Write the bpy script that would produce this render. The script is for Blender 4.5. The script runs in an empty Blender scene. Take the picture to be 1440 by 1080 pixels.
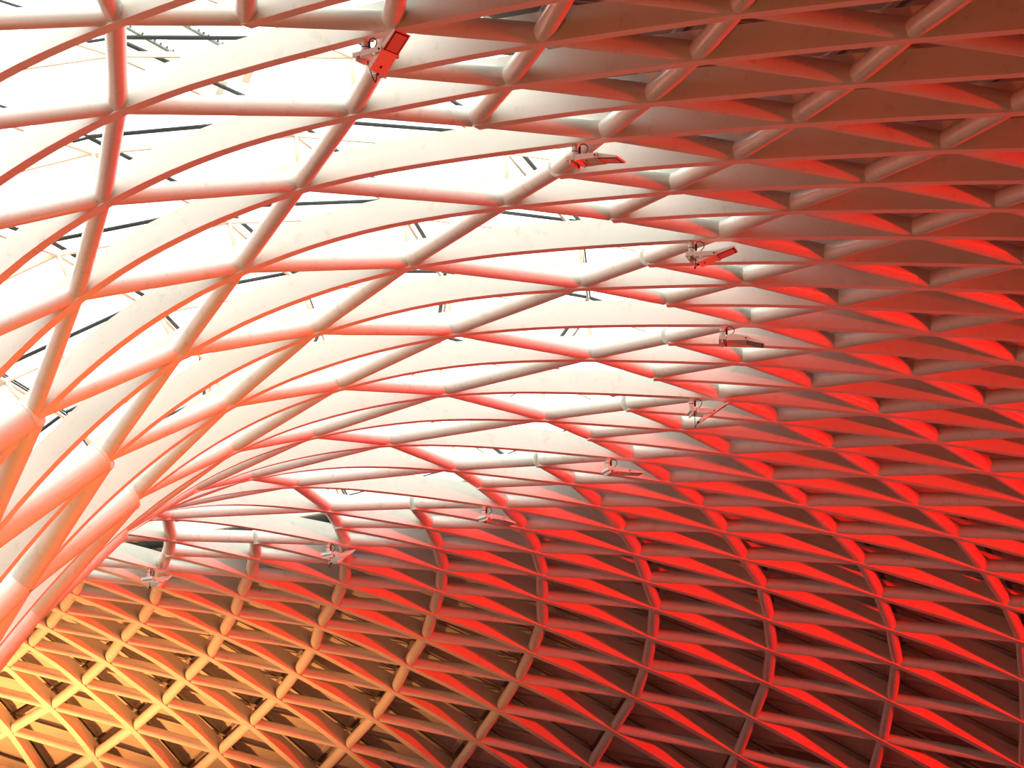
import bpy, bmesh, math, random
import numpy as np
from mathutils import Matrix, Vector

random.seed(4)
SCN = bpy.context.scene
COL = SCN.collection

# ------------------------------------------------------------------ camera
EYE = 1.7                                  # eye height above the concourse floor
YAW, PITCH, ROLL, FOCAL = 0.36856, 0.233215, 0.010995, 5015.66
def cam_axes():
    cy, sy, cp, sp = math.cos(YAW), math.sin(YAW), math.cos(PITCH), math.sin(PITCH)
    f = np.array([sy*cp, cy*cp, sp]); r = np.array([cy, -sy, 0.0]); u = np.cross(r, f)
    c, s = math.cos(ROLL), math.sin(ROLL)
    return r*c + u*s, u*c - r*s, f
CR, CU, CF = cam_axes()
cam_data = bpy.data.cameras.new('camera')
cam_data.sensor_width = 36.0
cam_data.lens = FOCAL/1440*36.0
cam_data.clip_end = 1000
cam = bpy.data.objects.new('camera', cam_data); COL.objects.link(cam)
cam.matrix_world = Matrix(((CR[0], CU[0], -CF[0], 0), (CR[1], CU[1], -CF[1], 0), (CR[2], CU[2], -CF[2], EYE), (0, 0, 0, 1)))
SCN.camera = cam

# ------------------------------------------------------------------ sky, exposure
SCN.view_settings.view_transform = 'Standard'
SCN.view_settings.look = 'None'
SCN.view_settings.gamma = 1.0
SCN.view_settings.exposure = 0.0
SCN.view_settings.use_curve_mapping = False
world = bpy.data.worlds.new('overcast_sky'); SCN.world = world
world.use_nodes = True
bg = world.node_tree.nodes['Background']
bg.inputs[0].default_value = (0.95, 1.0, 0.98, 1)
bg.inputs[1].default_value = 3.4

# ------------------------------------------------------------------ lamps of the hall (floods below the roof)
def aim(o, target):
    o.rotation_euler = (Vector(target) - o.location).to_track_quat('-Z', 'Y').to_euler()
def flood(name, loc, target, color, watts, spot_deg=90, size=0.6, blend=0.6):
    l = bpy.data.lights.new(name, 'SPOT'); l.color = color; l.energy = watts
    l.spot_size = math.radians(spot_deg); l.spot_blend = blend; l.shadow_soft_size = size
    o = bpy.data.objects.new(name, l); COL.objects.link(o); o.location = loc; aim(o, target); return o
RED = (1.0, 0.004, 0.003); AMBER = (1.0, 0.36, 0.10); ORANGE = (1.0, 0.20, 0.012)
# red wash from the perimeter on the right-hand side, amber floods on the concourse floor; all below or beside the picture
flood('red_perimeter_lamp_right_offscreen', (78, 65, 8.2), (38, 84, 18), RED, 105000, 140, 0.3)
flood('red_perimeter_lamp_near_right_offscreen', (64, 36, 9.6), (31, 58, 18), RED, 80000, 80, 0.3, 0.8)
flood('amber_floor_lamp_behind_trunk_offscreen', (20, 114, 0.6), (23, 110, 16), AMBER, 72000, 86, 0.6, 1.0)
flood('amber_floor_lamp_at_trunk_offscreen', (23, 58, 0.6), (14, 66, 14), (1.0, 0.42, 0.035), 5500, 75, 0.6, 0.9)
flood('orange_floor_lamp_left_offscreen', (3, 42, 0.6), (24, 60, 18), ORANGE, 5500, 120, 0.6)

# ------------------------------------------------------------------ the roof surface
# a funnel that flares into a shallow vault round a vertical axis at (0, 75); k = meridian number, m = level
AXIS_Y, TH0, DTH = 75.0, -0.516852, 0.1011443
LV0 = -5.0
RR = [12.3,12.6,13.05,13.6,14.25,14.95,15.75,16.6,
 17.525,18.484,19.478,20.497,21.512,22.515,23.554,24.686,25.919,27.24,28.641,30.122,31.699,33.381,35.156,36.97,38.835,41.057,43.13,45.449,47.836,50.15,52.741,55.609,
 58.4,61.2,64.0,66.8,69.6,72.4,75.2,78.0,80.8]
ZZ = [-0.3,1.5,3.3,5.0,6.6,8.15,9.6,10.95,
 12.194,13.325,14.312,15.149,15.817,16.318,16.703,17.019,17.256,17.392,17.449,17.464,17.452,17.379,17.269,17.133,16.954,16.723,16.39,16.032,15.607,15.056,14.385,13.595,
 12.95,12.5,12.25,12.1,12.0,12.0,12.0,12.0,12.0]
RR = np.array(RR); ZZ = np.array(ZZ)
# survey: how the built roof departs from the ideal surface (k, m, weights in metres)
FIELD = [
(-6,4,5.71,-1.61,-2.34),(-5.5,4.5,-2.55,0.90,0.34),(-5,5,3.64,-2.40,3.92),(-4.5,5.5,2.84,-0.47,-2.48),(-4,6,-7.51,3.33,-1.69),
(-3.5,6.5,-0.85,0.66,-1.32),(-3,7,1.01,-2.19,7.07),(-5,3,-4.19,2.55,-3.65),(-4,4,15.40,-5.93,-0.08),(-3.5,4.5,-5.87,2.71,-1.75),
(-3,5,-6.77,3.72,-4.34),(-2.5,5.5,3.03,0.04,-4.75),(-2,6,5.77,-1.21,-4.00),(-1.5,6.5,4.19,-1.17,-1.75),(-4.5,4.5,4.67,-3.40,6.29),
(-4,5,-9.90,4.29,-1.84),(-3.5,5.5,3.38,-1.93,2.47),(-3,6,-0.90,2.49,-8.41),(-2.5,6.5,-0.01,-0.71,2.81),(-4.5,6.5,-8.45,3.95,-2.71),
(-4,7,3.46,-2.23,3.52),(-4,2,-5.69,1.84,1.42),(-3,3,9.20,-6.55,11.77),(-2,4,-8.46,1.29,7.77),(-1.5,4.5,-2.28,1.02,-0.56),(-1,5,13.57,-5.02,-0.86),
(-0.5,5.5,-0.38,0.20,-0.19),(0,6,-2.49,1.07,-0.41),(-2,5,-0.75,0.52,-0.91),(-1.5,5.5,-2.17,-0.06,3.53),(-1,6,-3.19,0.15,4.24),(-3,1,-5.40,3.05,-3.79),
(-2,2,2.02,1.11,-7.41),(-1,3,-9.29,4.62,-4.06),(0,4,-2.01,-0.10,3.46),(0.5,4.5,-1.06,0.16,0.98),(1,5,3.33,-1.69,1.58),(1.5,5.5,2.40,-0.90,-0.13),
(2,6,-2.71,1.63,-2.28),(2.5,6.5,0.61,-0.01,-0.88),(0,5,4.53,-1.28,-1.84),(0.5,5.5,2.17,-0.88,0.18),(1,6,-1.20,0.13,1.29),(1.5,6.5,-0.74,0.31,-0.08),
(-2,0,5.04,-2.64,2.72),(-1,1,3.16,-1.53,1.21),(0,2,1.87,0.08,-3.13),(1,3,-2.80,2.08,-3.92),(2,4,-0.19,-0.11,0.72),(2.5,4.5,-5.03,1.90,0.18),
(3,5,3.99,-1.60,0.24),(3.5,5.5,-2.87,1.04,0.27),(4,6,-7.79,2.86,0.60),(4.5,6.5,-4.45,2.13,-1.63),(5,7,3.73,-1.10,-1.33),(5.5,7.5,-8.55,2.80,1.99),
(6,8,-4.40,1.28,1.66),(6.5,8.5,0.85,-0.32,-0.05),(7,9,0.89,0.01,-1.40),(2,5,1.85,-0.63,-0.33),(2.5,5.5,3.37,-1.10,-0.80),(3,6,-2.16,0.41,1.68),
(3.5,6.5,-0.13,0.01,0.14),(4,7,6.67,-2.07,-2.00),(0,0,-1.84,0.35,1.42),(1,1,1.55,-1.21,2.41),(2,2,4.12,-2.70,4.34),(3,3,-4.69,2.74,-3.64),
(4,4,-2.67,1.63,-2.33),(4.5,4.5,-0.73,-0.09,1.47),(5,5,1.65,-1.27,2.51),(5.5,5.5,-2.49,1.59,-2.46),(6,6,2.83,-0.31,-3.08),(6.5,6.5,-0.96,0.82,-1.76),
(7,7,0.70,0.19,-1.81),(7.5,7.5,-2.87,1.16,-0.20),(8,8,0.83,-0.70,1.48),(8.5,8.5,-2.97,1.19,-0.16),(9,9,-4.96,1.75,0.65),(9.5,9.5,2.58,-0.51,-1.90),
(10,10,1.58,-0.91,1.17),(4,5,3.05,-1.86,2.66),(4.5,5.5,1.20,-0.40,-0.24),(5,6,-7.29,3.22,-1.59),(5.5,6.5,4.90,-1.92,0.11),(6,7,4.92,-1.62,-1.10),
(6.5,7.5,-4.75,1.39,1.73),(7,8,-1.15,-0.52,3.80),(7.5,8.5,0.83,-0.42,0.41),(8,9,-0.07,0.20,-0.67),(8.5,9.5,8.30,-3.21,0.03),(9,10,3.90,-1.75,0.97),
(1,-1,0.46,0.07,-0.98),(2,0,-3.71,2.25,-3.22),(3,1,3.96,-2.04,2.02),(4,2,1.05,-0.45,0.18),(5,3,0.50,-0.02,-0.69),(6,4,-1.12,-0.10,2.09),
(6.5,4.5,-0.09,0.21,-0.69),(7,5,5.12,-2.00,0.11),(7.5,5.5,5.92,-2.94,2.56),(8,6,-1.60,0.45,0.65),(8.5,6.5,2.77,-1.37,1.16),(9,7,8.29,-3.14,-0.25),
(9.5,7.5,1.48,-1.23,2.60),(10,8,5.62,-2.33,0.65),(10.5,8.5,-0.93,0.21,0.57),(11,9,-2.45,1.52,-2.26),(11.5,9.5,1.35,-0.37,-0.61),(6,5,-4.82,0.91,3.74),
(6.5,5.5,1.32,-1.18,2.63),(7,6,-1.42,0.24,1.21),(7.5,6.5,1.37,-0.36,-0.65),(8,7,7.74,-2.57,-1.66),(8.5,7.5,-0.29,0.27,-0.60),(9,8,2.56,-0.62,-1.46),
(9.5,8.5,-0.09,0.38,-1.38),(10,9,-3.79,1.24,0.89),(10.5,9.5,3.63,-1.51,0.43),(8,5,1.38,-0.03,-1.99),(8.5,5.5,0.69,-0.05,-0.85),(9,6,-0.51,-0.05,0.97),
(9.5,6.5,1.27,-0.97,1.89),(10,7,4.04,-1.13,-1.68),(10.5,7.5,-4.69,2.12,-1.21),(11,8,-2.27,0.89,-0.05),(11.5,8.5,-2.81,1.17,-0.35),
(12,9,-4.57,2.31,-2.13),(3,-1,-0.21,0.22,-0.56),(4,0,-2.54,0.34,2.50),(5,1,-0.18,0.13,-0.24),(6,2,2.59,-0.42,-2.26),(7,3,-0.79,0.78,-1.84),
(8,4,2.18,-1.11,1.06),(8.5,4.5,3.63,-1.45,0.18),(9,5,1.39,-0.13,-1.59),(9.5,5.5,0.88,0.40,-2.92),(10,6,-2.48,1.76,-3.16),(10.5,6.5,-1.06,1.02,-2.38),
(11,7,-2.36,0.89,0.07),(11.5,7.5,-5.36,1.91,0.62),(12,8,-4.42,0.92,3.08),(12.5,8.5,-4.14,1.48,0.48),(13,9,-6.68,2.81,-0.89),
(13.5,9.5,-0.83,0.59,-1.04),(10,5,2.28,-1.07,0.73),(10.5,5.5,-3.37,0.96,1.36),(11,6,-6.19,2.12,1.07),(11.5,6.5,0.24,-0.27,0.70),(12,7,0.31,0.51,-2.46),
(12.5,7.5,-6.76,2.16,1.76),(13,8,-2.31,0.45,1.72),(13.5,8.5,-3.31,0.97,1.22),(14,9,-3.53,1.14,0.89),(14.5,9.5,0.42,-0.24,0.32),(10,4,-6.31,1.79,2.55),
(11,5,-7.98,3.23,-0.57),(11.5,5.5,-5.88,2.41,-0.56),(12,6,0.23,-0.49,1.58),(12.5,6.5,2.12,-0.21,-2.40),(13,7,-0.46,0.35,-0.69),
(13.5,7.5,-1.07,0.11,1.18),(14,8,1.77,-1.00,1.24),(14.5,8.5,3.47,-1.46,0.48),(15,9,7.87,-2.91,-0.52),(12.5,5.5,3.88,-1.77,1.06),(13,6,0.62,-0.38,0.55),
(13.5,6.5,6.44,-2.49,0.01),(14,7,11.66,-3.98,-2.06),(14.5,7.5,10.79,-4.03,-0.55),]

FIELD = np.array(FIELD)
def cubic(A, t):
    t = np.clip(t, 0, len(A)-1.001); i = t.astype(int); u = t - i
    g = lambda j: A[np.clip(j, 0, len(A)-1)]
    p0, p1, p2, p3 = g(i-1), g(i), g(i+1), g(i+2)
    return 0.5*(2*p1 + (p2-p0)*u + (2*p0-5*p1+4*p2-p3)*u*u + (3*p1-p0-3*p2+p3)*u**3)
def pos(k, m):
    k = np.atleast_1d(np.asarray(k, float)); m = np.atleast_1d(np.asarray(m, float))
    k, m = np.broadcast_arrays(k, m)
    t = (m - LV0)*2; r = cubic(RR, t); z = cubic(ZZ, t); th = TH0 + DTH*k
    X = np.stack([r*np.cos(th), AXIS_Y + r*np.sin(th), z + EYE], -1)
    dk = k[..., None] - FIELD[:, 0]; dm = m[..., None] - FIELD[:, 1]
    W = 0.36*np.exp(-.5*((dk/5)**2 + (dm/3.5)**2)) + 0.01*np.exp(-.5*((dk/.22)**2 + (dm/3.0)**2))
    return X + W @ FIELD[:, 2:]
def smooth_pos(k, m):
    k = np.atleast_1d(np.asarray(k, float)); m = np.atleast_1d(np.asarray(m, float))
    k, m = np.broadcast_arrays(k, m)
    t = (m - LV0)*2; r = cubic(RR, t); z = cubic(ZZ, t); th = TH0 + DTH*k
    return np.stack([r*np.cos(th), AXIS_Y + r*np.sin(th), z + EYE], -1)
def normal(k, m):
    e = 0.05
    n = np.cross(smooth_pos(k, np.asarray(m)+e) - smooth_pos(k, np.asarray(m)-e), smooth_pos(np.asarray(k)+e, m) - smooth_pos(np.asarray(k)-e, m))
    return n/np.linalg.norm(n, axis=-1, keepdims=True)
def off(k, m, h):
    return pos(k, m) + normal(k, m)*h
def pix(X):
    X = np.asarray(X) - np.array([0, 0, EYE]); d = X @ CF
    return 720 + FOCAL*(X @ CR)/d, 540 - FOCAL*(X @ CU)/d
def seen(X, mx=260, my=200):                 # keep the parts of the roof the photograph shows, with a margin all round
    x, y = pix(X); return bool(np.any((x > -mx) & (x < 1440+mx) & (y > -my) & (y < 1080+my)))

# ------------------------------------------------------------------ materials
def mat(name, col, rough=0.5, dirt=None, dirt_scale=3.0, dirt_lo=0.58, dirt_hi=0.75, grain=0.0, metal=0.0, spec=0.5):
    m = bpy.data.materials.new(name); m.use_nodes = True
    nt = m.node_tree; b = nt.nodes['Principled BSDF']
    b.inputs['Roughness'].default_value = rough; b.inputs['Metallic'].default_value = metal
    b.inputs['Specular IOR Level'].default_value = spec
    b.inputs['Base Color'].default_value = (*col, 1)
    if dirt:
        g = nt.nodes.new('ShaderNodeNewGeometry')
        n = nt.nodes.new('ShaderNodeTexNoise'); n.inputs['Scale'].default_value = dirt_scale; n.inputs['Detail'].default_value = 9; n.inputs['Roughness'].default_value = 0.72
        r = nt.nodes.new('ShaderNodeMapRange'); r.inputs[1].default_value = dirt_lo; r.inputs[2].default_value = dirt_hi
        x = nt.nodes.new('ShaderNodeMix'); x.data_type = 'RGBA'; x.inputs[6].default_value = (*col, 1); x.inputs[7].default_value = (*dirt, 1)
        nt.links.new(g.outputs['Position'], n.inputs['Vector']); nt.links.new(n.outputs['Fac'], r.inputs[0])
        nt.links.new(r.outputs[0], x.inputs[0]); nt.links.new(x.outputs[2], b.inputs['Base Color'])
    if grain:
        g2 = nt.nodes.new('ShaderNodeNewGeometry'); n2 = nt.nodes.new('ShaderNodeTexNoise'); n2.inputs['Scale'].default_value = 22; n2.inputs['Detail'].default_value = 4
        bp = nt.nodes.new('ShaderNodeBump'); bp.inputs['Strength'].default_value = grain; bp.inputs['Distance'].default_value = 0.01
        nt.links.new(g2.outputs['Position'], n2.inputs['Vector']); nt.links.new(n2.outputs['Fac'], bp.inputs['Height']); nt.links.new(bp.outputs[0], b.inputs['Normal'])
    return m
M = {}
M['paint'] = mat('white_steel_paint', (0.78, 0.74, 0.67), 0.42, (0.54, 0.47, 0.37), 3.2, 0.56, 0.86)
M['tube'] = mat('white_tube_paint', (0.78, 0.74, 0.67), 0.26, (0.44, 0.37, 0.28), 4.2, 0.55, 0.85, 0.12, spec=0.7)
M['panel'] = mat('cladding_panel', (0.48, 0.45, 0.40), 0.5, (0.34, 0.31, 0.26), 1.3, 0.5, 0.75)
M['deck'] = mat('cladding_backing', (0.18, 0.17, 0.15), 0.8)
M['corrugated'] = mat('grey_corrugated_soffit', (0.20, 0.24, 0.23), 0.6, (0.09, 0.10, 0.09), 1.6, 0.5, 0.7)
M['cream'] = mat('cream_steel', (0.80, 0.72, 0.58), 0.5, (0.55, 0.45, 0.33), 2.0, 0.6, 0.8)
M['gasket'] = mat('black_gasket', (0.016, 0.02, 0.022), 0.45)
M['cable'] = mat('black_cable', (0.012, 0.012, 0.012), 0.5)
M['lamp_body'] = mat('lamp_housing_paint', (0.76, 0.72, 0.66), 0.4)
M['lamp_glass'] = mat('lamp_front_glass', (0.50, 0.48, 0.46), 0.12, spec=0.8)
M['lamp_frame'] = mat('lamp_window_frame', (0.05, 0.04, 0.04), 0.4)
M['bolt'] = mat('dark_bolt', (0.05, 0.045, 0.04), 0.4, metal=0.6)
M['floor'] = mat('dark_stone_floor', (0.10, 0.09, 0.08), 0.5, (0.07, 0.063, 0.055), 0.8, 0.4, 0.7)
M['wall'] = mat('brick_wall', (0.10, 0.04, 0.02), 0.8, (0.06, 0.03, 0.015), 0.6, 0.4, 0.7)
gm = bpy.data.materials.new('clear_glass'); gm.use_nodes = True
nt = gm.node_tree; nt.nodes.clear()
o_ = nt.nodes.new('ShaderNodeOutputMaterial'); tr = nt.nodes.new('ShaderNodeBsdfTransparent'); gl = nt.nodes.new('ShaderNodeBsdfGlossy'); mx = nt.nodes.new('ShaderNodeMixShader')
tr.inputs[0].default_value = (0.95, 0.985, 0.97, 1); gl.inputs['Roughness'].default_value = 0.05; mx.inputs[0].default_value = 0.08
nt.links.new(tr.outputs[0], mx.inputs[1]); nt.links.new(gl.outputs[0], mx.inputs[2]); nt.links.new(mx.outputs[0], o_.inputs[0])
M['glass'] = gm

# ------------------------------------------------------------------ mesh helpers
def link(name, me, parent=None, mw=None):
    o = bpy.data.objects.new(name, me); COL.objects.link(o)
    if parent is not None: o.parent = parent
    if mw is not None: o.matrix_basis = mw
    return o
def mesh(name, vs, fs, material, smooth=False):
    me = bpy.data.meshes.new(name); me.from_pydata([tuple(map(float, v)) for v in vs], [], fs); me.materials.append(material)
    bm = bmesh.new(); bm.from_mesh(me); bmesh.ops.recalc_face_normals(bm, faces=bm.faces); bm.to_mesh(me); bm.free()
    if smooth:
        for p in me.polygons: p.use_smooth = True
    return me
def empty(name, parent=None, loc=(0, 0, 0)):
    o = bpy.data.objects.new(name, None); COL.objects.link(o); o.location = loc; o.empty_display_size = 0.3
    if parent is not None: o.parent = parent
    return o
def tag(o, label=None, cat=None, group=None, kind=None):
    if label: o['label'] = label
    if cat: o['category'] = cat
    if group: o['group'] = group
    if kind: o['kind'] = kind
    return o
class MB:
    def __init__(s): s.v = []; s.f = []
    def box(s, c, x, y, z):              # centre and three half-extent vectors
        c, x, y, z = (np.asarray(t, float) for t in (c, x, y, z)); b = len(s.v)
        for i in (-1, 1):
            for j in (-1, 1):
                for k in (-1, 1): s.v.append(c + i*x + j*y + k*z)
        s.f += [[b+i for i in q] for q in ((0,1,3,2), (4,6,7,5), (0,4,5,1), (2,3,7,6), (0,2,6,4), (1,5,7,3))]
        return s
    def bar(s, p, q, up, w, h):          # a bar from p to q, w wide and h deep
        p, q, up = (np.asarray(t, float) for t in (p, q, up)); d = q-p; L = np.linalg.norm(d); d = d/L
        x = np.cross(d, up); x /= np.linalg.norm(x); u = np.cross(x, d)
        return s.box((p+q)/2, d*L/2, x*w/2, u*h/2)
    def tube(s, pts, r, n=8, caps=True):
        pts = [np.asarray(p, float) for p in pts]; b = len(s.v); prev = None
        for i, p in enumerate(pts):
            d = pts[min(i+1, len(pts)-1)] - pts[max(i-1, 0)]; d /= np.linalg.norm(d)
            if prev is None: prev = np.cross(d, [0.3, 0.2, 0.93]); 
            x = prev - d*(prev @ d); x /= np.linalg.norm(x); prev = x; y = np.cross(d, x)
            rr = r[i] if hasattr(r, '__len__') else r
            for j in range(n):
                a = 2*math.pi*j/n; s.v.append(p + rr*(x*math.cos(a) + y*math.sin(a)))
        for i in range(len(pts)-1):
            for j in range(n):
                s.f.append([b+i*n+j, b+i*n+(j+1) % n, b+(i+1)*n+(j+1) % n, b+(i+1)*n+j])
        if caps: s.f.append([b+j for j in range(n)][::-1]); s.f.append([b+(len(pts)-1)*n+j for j in range(n)])
        return s
    def build(s, name, material, parent=None, smooth=False):
        return link(name, mesh(name, s.v, s.f, material, smooth), parent)

TUBE_R, TRUNK_R = 0.165, 0.285
FIN_W, FIN_H = 0.225, 0.50
def unit_cylinder(name, material, n=24):
    mb = MB(); mb.tube([(0, 0, 0), (0, 0, 1)], 1.0, n); me = mesh(name, mb.v, mb.f, material)
    for p in me.polygons: p.use_smooth = len(p.vertices) == 4
    return me
CYL = unit_cylinder('tube_mesh', M['tube'])
def cyl_matrix(p, q, r):
    p = Vector(p); q = Vector(q); d = q - p
    return Matrix.Translation(p) @ d.to_track_quat('Z', 'Y').to_matrix().to_4x4() @ Matrix.Diagonal((r, r, d.length, 1))

# ------------------------------------------------------------------ floor and outer wall (out of frame, they close the hall)
NR = 96
ring = lambda r, z: [(r*math.cos(2*math.pi*i/NR), AXIS_Y + r*math.sin(2*math.pi*i/NR), z) for i in range(NR)]
v = ring(92, 0); tag(link('floor', mesh('floor', v, [list(range(NR))], M['floor'])), kind='structure')
v = ring(82, 0) + ring(82, 15.0)
tag(link('wall_outer', mesh('wall_outer', v, [[i, (i+1) % NR, NR+(i+1) % NR, NR+i] for i in range(NR)], M['wall'])), kind='structure')

# ------------------------------------------------------------------ the ceiling: ribs, tubes, cladding
ceiling = empty('ceiling', loc=(0, AXIS_Y, 0)); bpy.context.view_layer.update()
tag(ceiling, 'white steel lattice vault of deep curved ribs and crossing round tubes', 'ceiling', kind='structure')
CINV = Matrix.Translation((0, -AXIS_Y, 0))
def child(o, parent=ceiling):
    o.parent = parent; o.matrix_parent_inverse = CINV; return o
K0, K1, MLO, MHI = -14.0, 22.0, -4.0, 11.5
def has_line(k): return abs(k - round(k)) < 1e-6
# ribs: one deep plate box along every meridian; half meridians start where the mesh doubles
for i in range(int((K1-K0)*2)+1):
    k = K0 + i*0.5
    m0 = MLO if has_line(k) else 4.5
    ms = np.arange(m0, MHI+.01, 0.2); P = pos(k, ms)
    vis = [j for j in range(len(ms)) if seen(P[j:j+1], 420, 320)]
    if len(vis) < 3: continue
    ms = ms[max(vis[0]-1, 0):vis[-1]+2]; P = pos(k, ms); N = normal(k, ms)
    T = np.gradient(P, axis=0); T /= np.linalg.norm(T, axis=1, keepdims=True)
    X = np.cross(T, N); X /= np.linalg.norm(X, axis=1, keepdims=True)
    mb = MB()
    for p, n, x in zip(P, N, X):
        mb.v += [p - x*FIN_W/2, p + x*FIN_W/2, p + x*FIN_W/2 + n*FIN_H, p - x*FIN_W/2 + n*FIN_H]
    for j in range(len(ms)-1):
        for s in range(4): mb.f.append([4*j+s, 4*j+(s+1) % 4, 4*j+4+(s+1) % 4, 4*j+4+s])
    mb.f += [[0, 1, 2, 3], [4*(len(ms)-1)+s for s in (3, 2, 1, 0)]]
    child(mb.build('rib', M['paint']))
# tubes: two families of spirals, cut at every rib
def spiral(family):
    n_seg = 0
    for i in range(-90, 91):
        c = i*0.5; segs = []
        whole = abs(c - round(c)) < 1e-6
        t = -20.0
        while t < 30:
            a, b = (t, c) if family == 0 else (c, t)
            m = a + b; k = a - b
            step = 1.0 if m < 3.99 else 0.5
            ok = K0-1 <= k <= K1+1 and MLO <= m <= MHI
            if m < 3.99 and (not whole or abs(t-round(t)) > 1e-6): ok = False; step = 0.5
            if not whole and m < 4.49: ok = False
            if ok:
                a2, b2 = (a+step, b) if family == 0 else (a, b+step)
                segs.append((k, m, a2-b2, a2+b2))
            t += step
        line = None
        for k, m, k2, m2 in segs:
            r = TRUNK_R if m2 < 0.01 else TUBE_R
            p = off(k, m, TUBE_R+.02)[0]; q = off(k2, m2, TUBE_R+.02)[0]
            if not seen(np.array([p, q, (p+q)/2])): continue
            d = (q-p)/np.linalg.norm(q-p)
            if line is None:
                line = empty('spiral_tube' if family == 0 else 'counter_spiral_tube', ceiling); line.matrix_parent_inverse = CINV
            o = link('tube_segment' if family == 0 else 'cross_segment', CYL); o.parent = line
            o.matrix_basis = cyl_matrix(p + d*.06, q - d*.06, r); n_seg += 1
            if abs(m2) < 0.01:
                cb = MB(); e = q - d*.13
                cb.tube([e - d*.0, e + d*.06], r*1.05, 24); cb.tube([e + d*.06, e + d*.16], [r*1.0, TUBE_R*1.02], 24)
                w = cb.build('collar', M['tube']); w.parent = line
    return n_seg
print('SEGMENTS', spiral(0), spiral(1))
# cladding: triangular panels over the ribs, outside level 5
PAN_H = FIN_H + 0.22
cells = []
for ia in range(-40, 60):
    for ib in range(-40, 60):
        a, b = ia*.5, ib*.5; m = a + b
        if m < 5.0-1e-6 or m > 11.2: continue
        for tri in (((a, b), (a+.5, b), (a+.5, b+.5)), ((a, b), (a+.5, b+.5), (a, b+.5))):
            ks = np.array([t[0]-t[1] for t in tri]); mm = np.array([t[0]+t[1] for t in tri])
            if ks.min() < K0 or ks.max() > K1: continue
            P = pos(ks, mm)
            if not seen(P): continue
            x, y = pix(P); area_px = abs((x[1]-x[0])*(y[2]-y[0]) - (x[2]-x[0])*(y[1]-y[0]))/2
            inside = bool(np.all((x > 0) & (x < 1440) & (y > 0) & (y < 1080)))
            cells.append((inside*1e6 + area_px, ks, mm, P))
cells.sort(key=lambda c: -c[0])
def panel_geo(ks, mm, P):                    # a tray: proud rim round a recessed plate
    N = normal(ks, mm); C = P.mean(0); ring = lambda f, h: C + (P - C)*f + N*h
    V = np.concatenate([ring(.93, PAN_H+.05), ring(.93, PAN_H), ring(.80, PAN_H), ring(.78, PAN_H+.035)])
    F = [[2, 1, 0], [9, 10, 11]]
    for t in range(3):
        for i in range(3): F.append([3*t+i, 3*t+(i+1) % 3, 3*t+3+(i+1) % 3, 3*t+3+i])
    return V, F
rest = MB()
for i, (s, ks, mm, P) in enumerate(cells):
    V1, F1 = panel_geo(ks, mm, P)
    if i < 300:
        child(link('panel', mesh('panel', V1, F1, M['panel'])))
    else:
        b = len(rest.v); rest.v += list(V1); rest.f += [[b+j for j in f] for f in F1]
if rest.v: tag(child(rest.build('distant_panels', M['panel'])), kind='stuff')
print('CELLS', len(cells))
# the backing deck behind the panels: the whole vault outside level 5, all the way round
ms = np.concatenate([np.arange(5.1, 11.6, .25), np.arange(12, 15.01, .5)]); nk = 124; ks = np.arange(nk)*(2*math.pi/DTH/nk) - 25
KK, MM = np.meshgrid(ks, ms, indexing='ij'); D = off(KK, MM, PAN_H+.055).reshape(-1, 3); nm = len(ms)
child(link('backing_deck', mesh('backing_deck', D, [[i*nm+j, ((i+1) % nk)*nm+j, ((i+1) % nk)*nm+j+1, i*nm+j+1] for i in range(nk) for j in range(nm-1)], M['deck'], True)))

# ------------------------------------------------------------------ the ring between glass and cladding
RING_M = 5.0
for i in range(int(K1-K0)):
    k = K0 + i
    P = np.array([off(k+.0, RING_M, 1.15)[0], off(k+1.0, RING_M, 1.15)[0]])
    if not seen(P): continue
    n = normal(k+.5, RING_M)[0]
    child(MB().bar(P[0], P[1], n, 0.16, 0.34).build('ring_beam', M['cream']))
    mb = MB(); nn = 15
    for j in range(nn+1):                    # a folded sheet, ridge and furrow across
        kk = k + j/nn; z = 0.03*(j % 2)
        mb.v += [off(kk, 5.02, 1.02+z)[0], off(kk, 5.5, 0.72+z)[0]]
    for j in range(nn): mb.f.append([2*j, 2*j+2, 2*j+3, 2*j+1])
    child(mb.build('corrugated_soffit', M['corrugated']))

# ------------------------------------------------------------------ the glazing over the funnel
sky = empty('window_1', loc=(0, AXIS_Y, 0)); bpy.context.view_layer.update()
tag(sky, 'clear glass skylight over the funnel, held above the ribs on thin cream bars', 'skylight', kind='structure')
GZ = 1.05
def gk(k, m, h): return off(k, m, h)[0]
for m in range(-3, 5):
    for k in range(int(K0)-(int(K0)+m) % 2, int(K1)+1, 2):
        P = gk(k, m, GZ); n = normal(k, m)[0]
        if not seen(P[None], 420, 320): continue
        child(MB().tube([gk(k, m, FIN_H-.02), P], 0.045, 10).build('stub_post', M['cream'], smooth=True), sky)
        for k2, m2 in ((k+1, m+1), (k+2, m)):
            child(MB().bar(P, gk(k2, m2, GZ), n, 0.05, 0.09).build('glazing_bar', M['cream']), sky)
        V = np.array([gk(x, y, GZ+.30) for x, y in ((k, m), (k+1, m+1), (k+3, m+1), (k+2, m))]); C = V.mean(0); Q = C + (V-C)*0.985; N_ = n*0.02
        F_ = [[0, 1, 2, 3], [7, 6, 5, 4]] + [[i, (i+1) % 4, 4+(i+1) % 4, 4+i] for i in range(4)]
        pane = child(link('pane', mesh('pane', np.concatenate([Q, Q+N_]), F_, M['glass'])), sky)
        g = MB()
        for i in range(4): g.bar(Q[i], Q[(i+1) % 4], n, 0.035 if i in (1, 3) else 0.05, 0.03)
        gs = g.build('gasket', M['gasket']); gs.parent = pane
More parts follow.
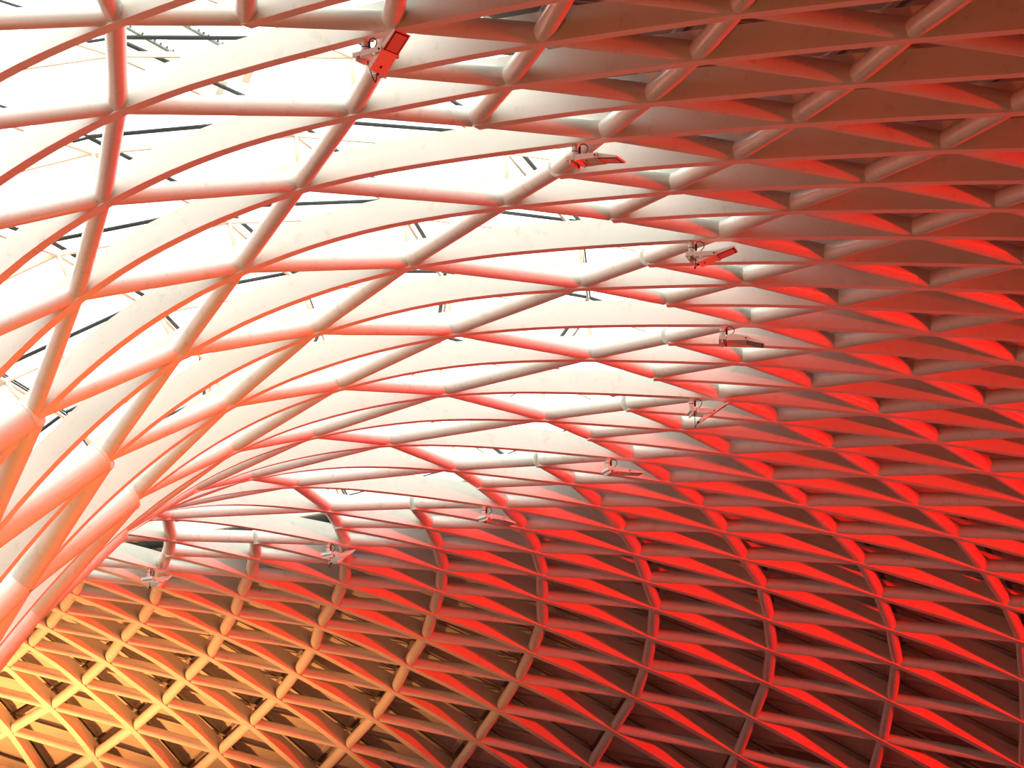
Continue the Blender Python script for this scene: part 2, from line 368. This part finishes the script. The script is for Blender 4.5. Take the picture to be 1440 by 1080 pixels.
# walkway beams carried above the glass, with hangers and a bolted rail
for p, q in (((14.45, 58.53, 22.51), (16.0, 55.19, 20.31)), ((14.95, 56.3, 21.88), (16.01, 53.58, 20.14))):
    p, q = np.array(p), np.array(q); up = np.array([0, 0, 1.0])
    child(MB().bar(p, q, up, 0.16, 0.36).build('walkway_beam', M['cream']), sky)
    child(MB().bar(p + up*.20, q + up*.20, up, 0.18, 0.03).build('rail', M['gasket']), sky)
    for t in (0.40, 0.47):
        c = p + (q-p)*t; child(MB().bar(c, c + up*2.2, np.array([1.0, 0, 0]), 0.09, 0.09).build('hanger', M['cream']), sky)
    for j in range(22):
        c = p + (q-p)*(j+.5)/22 + up*.235; child(MB().tube([c, c + up*.03], .022, 6).build('bolt', M['bolt']), sky)
fm = np.arange(-4.5, 5.01, .5); fk = np.concatenate([np.arange(K1+1, K0-1+2*math.pi/DTH, 1.0), [K0-1+2*math.pi/DTH]])   # the rest of the circle, out of frame
KK, MM = np.meshgrid(fk, fm, indexing='ij'); D = off(KK, MM, GZ+.30).reshape(-1, 3); nm = len(fm)
child(link('glazing_field', mesh('glazing_field', D, [[i*nm+j, (i+1)*nm+j, (i+1)*nm+j+1, i*nm+j+1] for i in range(len(fk)-1) for j in range(nm-1)], M['glass'])), sky)

# ------------------------------------------------------------------ floodlights hung from the ribs along the ring
def floodlight(k, tilt, label, m=4.83):
    top = pos(k, m)[0]
    th = TH0 + DTH*k; out = np.array([math.cos(th), math.sin(th), 0]); side = np.array([-math.sin(th), math.cos(th), 0]); up = np.array([0, 0, 1.0])
    root = empty('floodlight', loc=top); tag(root, label, 'floodlight', 'floodlights along the roof ring')
    inv = Matrix.Translation(-Vector(top))
    def put(mb, name, material, parent=root, smooth=False):
        o = mb.build(name, material, parent, smooth)
        if parent is root: o.matrix_parent_inverse = inv
        return o
    post_b = top - up*.27
    put(MB().tube([top + up*.03, post_b], .05, 14), 'post', M['lamp_body'], smooth=True)
    put(MB().tube([top - up*.12, top - up*.135], .053, 14), 'cable_tie', M['cable'])
    put(MB().box(post_b - up*.02, side*.20, out*.07, up*.035).box(post_b - up*.075, side*.20, out*.012, up*.05), 'mounting_bracket', M['lamp_body'])
    yoke = post_b - up*.03 + out*.10
    put(MB().box(yoke, side*.20, out*.015, up*.06), 'yoke', M['lamp_body'])
    piv = yoke + out*.36
    for s in (-1, 1):
        a = put(MB().bar(yoke + side*s*.205, piv + side*s*.205 + out*.04, up, .018, .085), 'arm', M['lamp_body'])
        b = MB().tube([piv + side*s*.20, piv + side*s*.232], .016, 10).build('pivot_bolt', M['bolt'], a)
    ct, st = math.cos(tilt), math.sin(tilt)
    ax = out*ct + up*st; nz = up*ct - out*st          # along the head, and out of its back
    L0, L1, W = .34, .38, .185
    mb = MB()                                          # a wedge: thick at the pivot, thin at its outer end
    prof = [(-L0, -.035, .03), (-.02, -.035, .05), (L1, -.035, -.005)]
    for t, lo, hi in prof:
        for s in (-1, 1): mb.v += [piv + ax*t + side*s*W + nz*lo, piv + ax*t + side*s*W + nz*hi]
    for j in range(2):
        b = 4*j; mb.f += [[b, b+1, b+5, b+4], [b+2, b+6, b+7, b+3], [b+1, b+3, b+7, b+5], [b, b+4, b+6, b+2]]
    mb.f += [[0, 2, 3, 1], [8, 9, 11, 10]]
    head = put(mb, 'head', M['lamp_body'])
    f = MB(); zc = -.038
    for t, hw in ((.03, .012), (.35, .012)): f.box(piv + ax*t + nz*zc, ax*hw, side*.155, nz*.006)
    for s in (-1, 1): f.box(piv + ax*.19 + side*s*.145 + nz*zc, ax*.16, side*.010, nz*.006)
    f.build('window_frame', M['lamp_frame'], head)
    MB().box(piv + ax*.19 + nz*-.036, ax*.155, side*.14, nz*.004).build('front_glass', M['lamp_glass'], head)
    for j in range(9): MB().box(piv + ax*(.06+.0325*j) + nz*-.042, ax*.003, side*.135, nz*.003).build('louvre', M['lamp_body'], head)
    MB().box(piv + ax*.02 + nz*-.04, ax*.008, side*W, nz*.012).build('ridge', M['lamp_body'], head)
    MB().tube([piv - ax*.24 + nz*-.030, piv - ax*.24 + nz*-.039], .025, 14).build('gland_hole', M['bolt'], head)
    MB().tube([piv - ax*L0 + side*.06, piv - ax*(L0+.05) + side*.06], .022, 10).build('cable_gland', M['bolt'], head)
    rt = post_b + out*.075; s0 = top - up*.08 + out*.085
    put(MB().tube([s0 + up*.02, s0 - up*.10], .022, 10), 'cable_joint', M['cable'])
    loop = [s0 + up*.02, s0 + up*.06 + out*.03, s0 + up*.055 + out*.10, s0 + up*.0 + out*.15, s0 - up*.07 + out*.13, rt + up*.02 + out*.04, rt - up*.03, yoke - up*.12 - out*.02, piv - ax*(L0+.10) + side*.06 - up*.06, piv - ax*(L0+.05) + side*.06]
    pts = []
    for j in range(len(loop)-1):
        g = lambda q: loop[min(max(q, 0), len(loop)-1)]
        p0, p1, p2, p3 = g(j-1), g(j), g(j+1), g(j+2)
        for u in np.linspace(0, 1, 6, endpoint=False): pts.append(.5*(2*p1 + (p2-p0)*u + (2*p0-5*p1+4*p2-p3)*u*u + (3*p1-p0-3*p2+p3)*u**3))
    pts.append(loop[-1])
    put(MB().tube(pts, .0085, 6), 'cable', M['cable'], smooth=True)
    return root
LAMPS = [(-5, 48, 'floodlight farthest along the roof ring from the funnel trunk, wide red glass face tipped up'),
 (-3, -6, 'eighth floodlight along the roof ring from the funnel trunk, lying almost flat'),
 (-1, 20, 'seventh floodlight along the roof ring from the funnel trunk, louvred red face tipped up'),
 (1, -12, 'sixth floodlight along the roof ring from the funnel trunk, thin head drooping outward'),
 (3, 36, 'fifth floodlight along the roof ring from the funnel trunk, seen edge-on with head steeply tipped'),
 (5, 2, 'fourth floodlight along the roof ring from the funnel trunk, flat head over red ribs'),
 (7, -8, 'third floodlight along the roof ring from the funnel trunk, pale slim head drooping'),
 (9, 36, 'second floodlight along the roof ring from the funnel trunk, scissor-like tipped head and arm'),
 (11, 34, 'floodlight beside the thick funnel trunk tubes, first along the roof ring')]
for k, t, lab in LAMPS: floodlight(k, math.radians(t), lab)
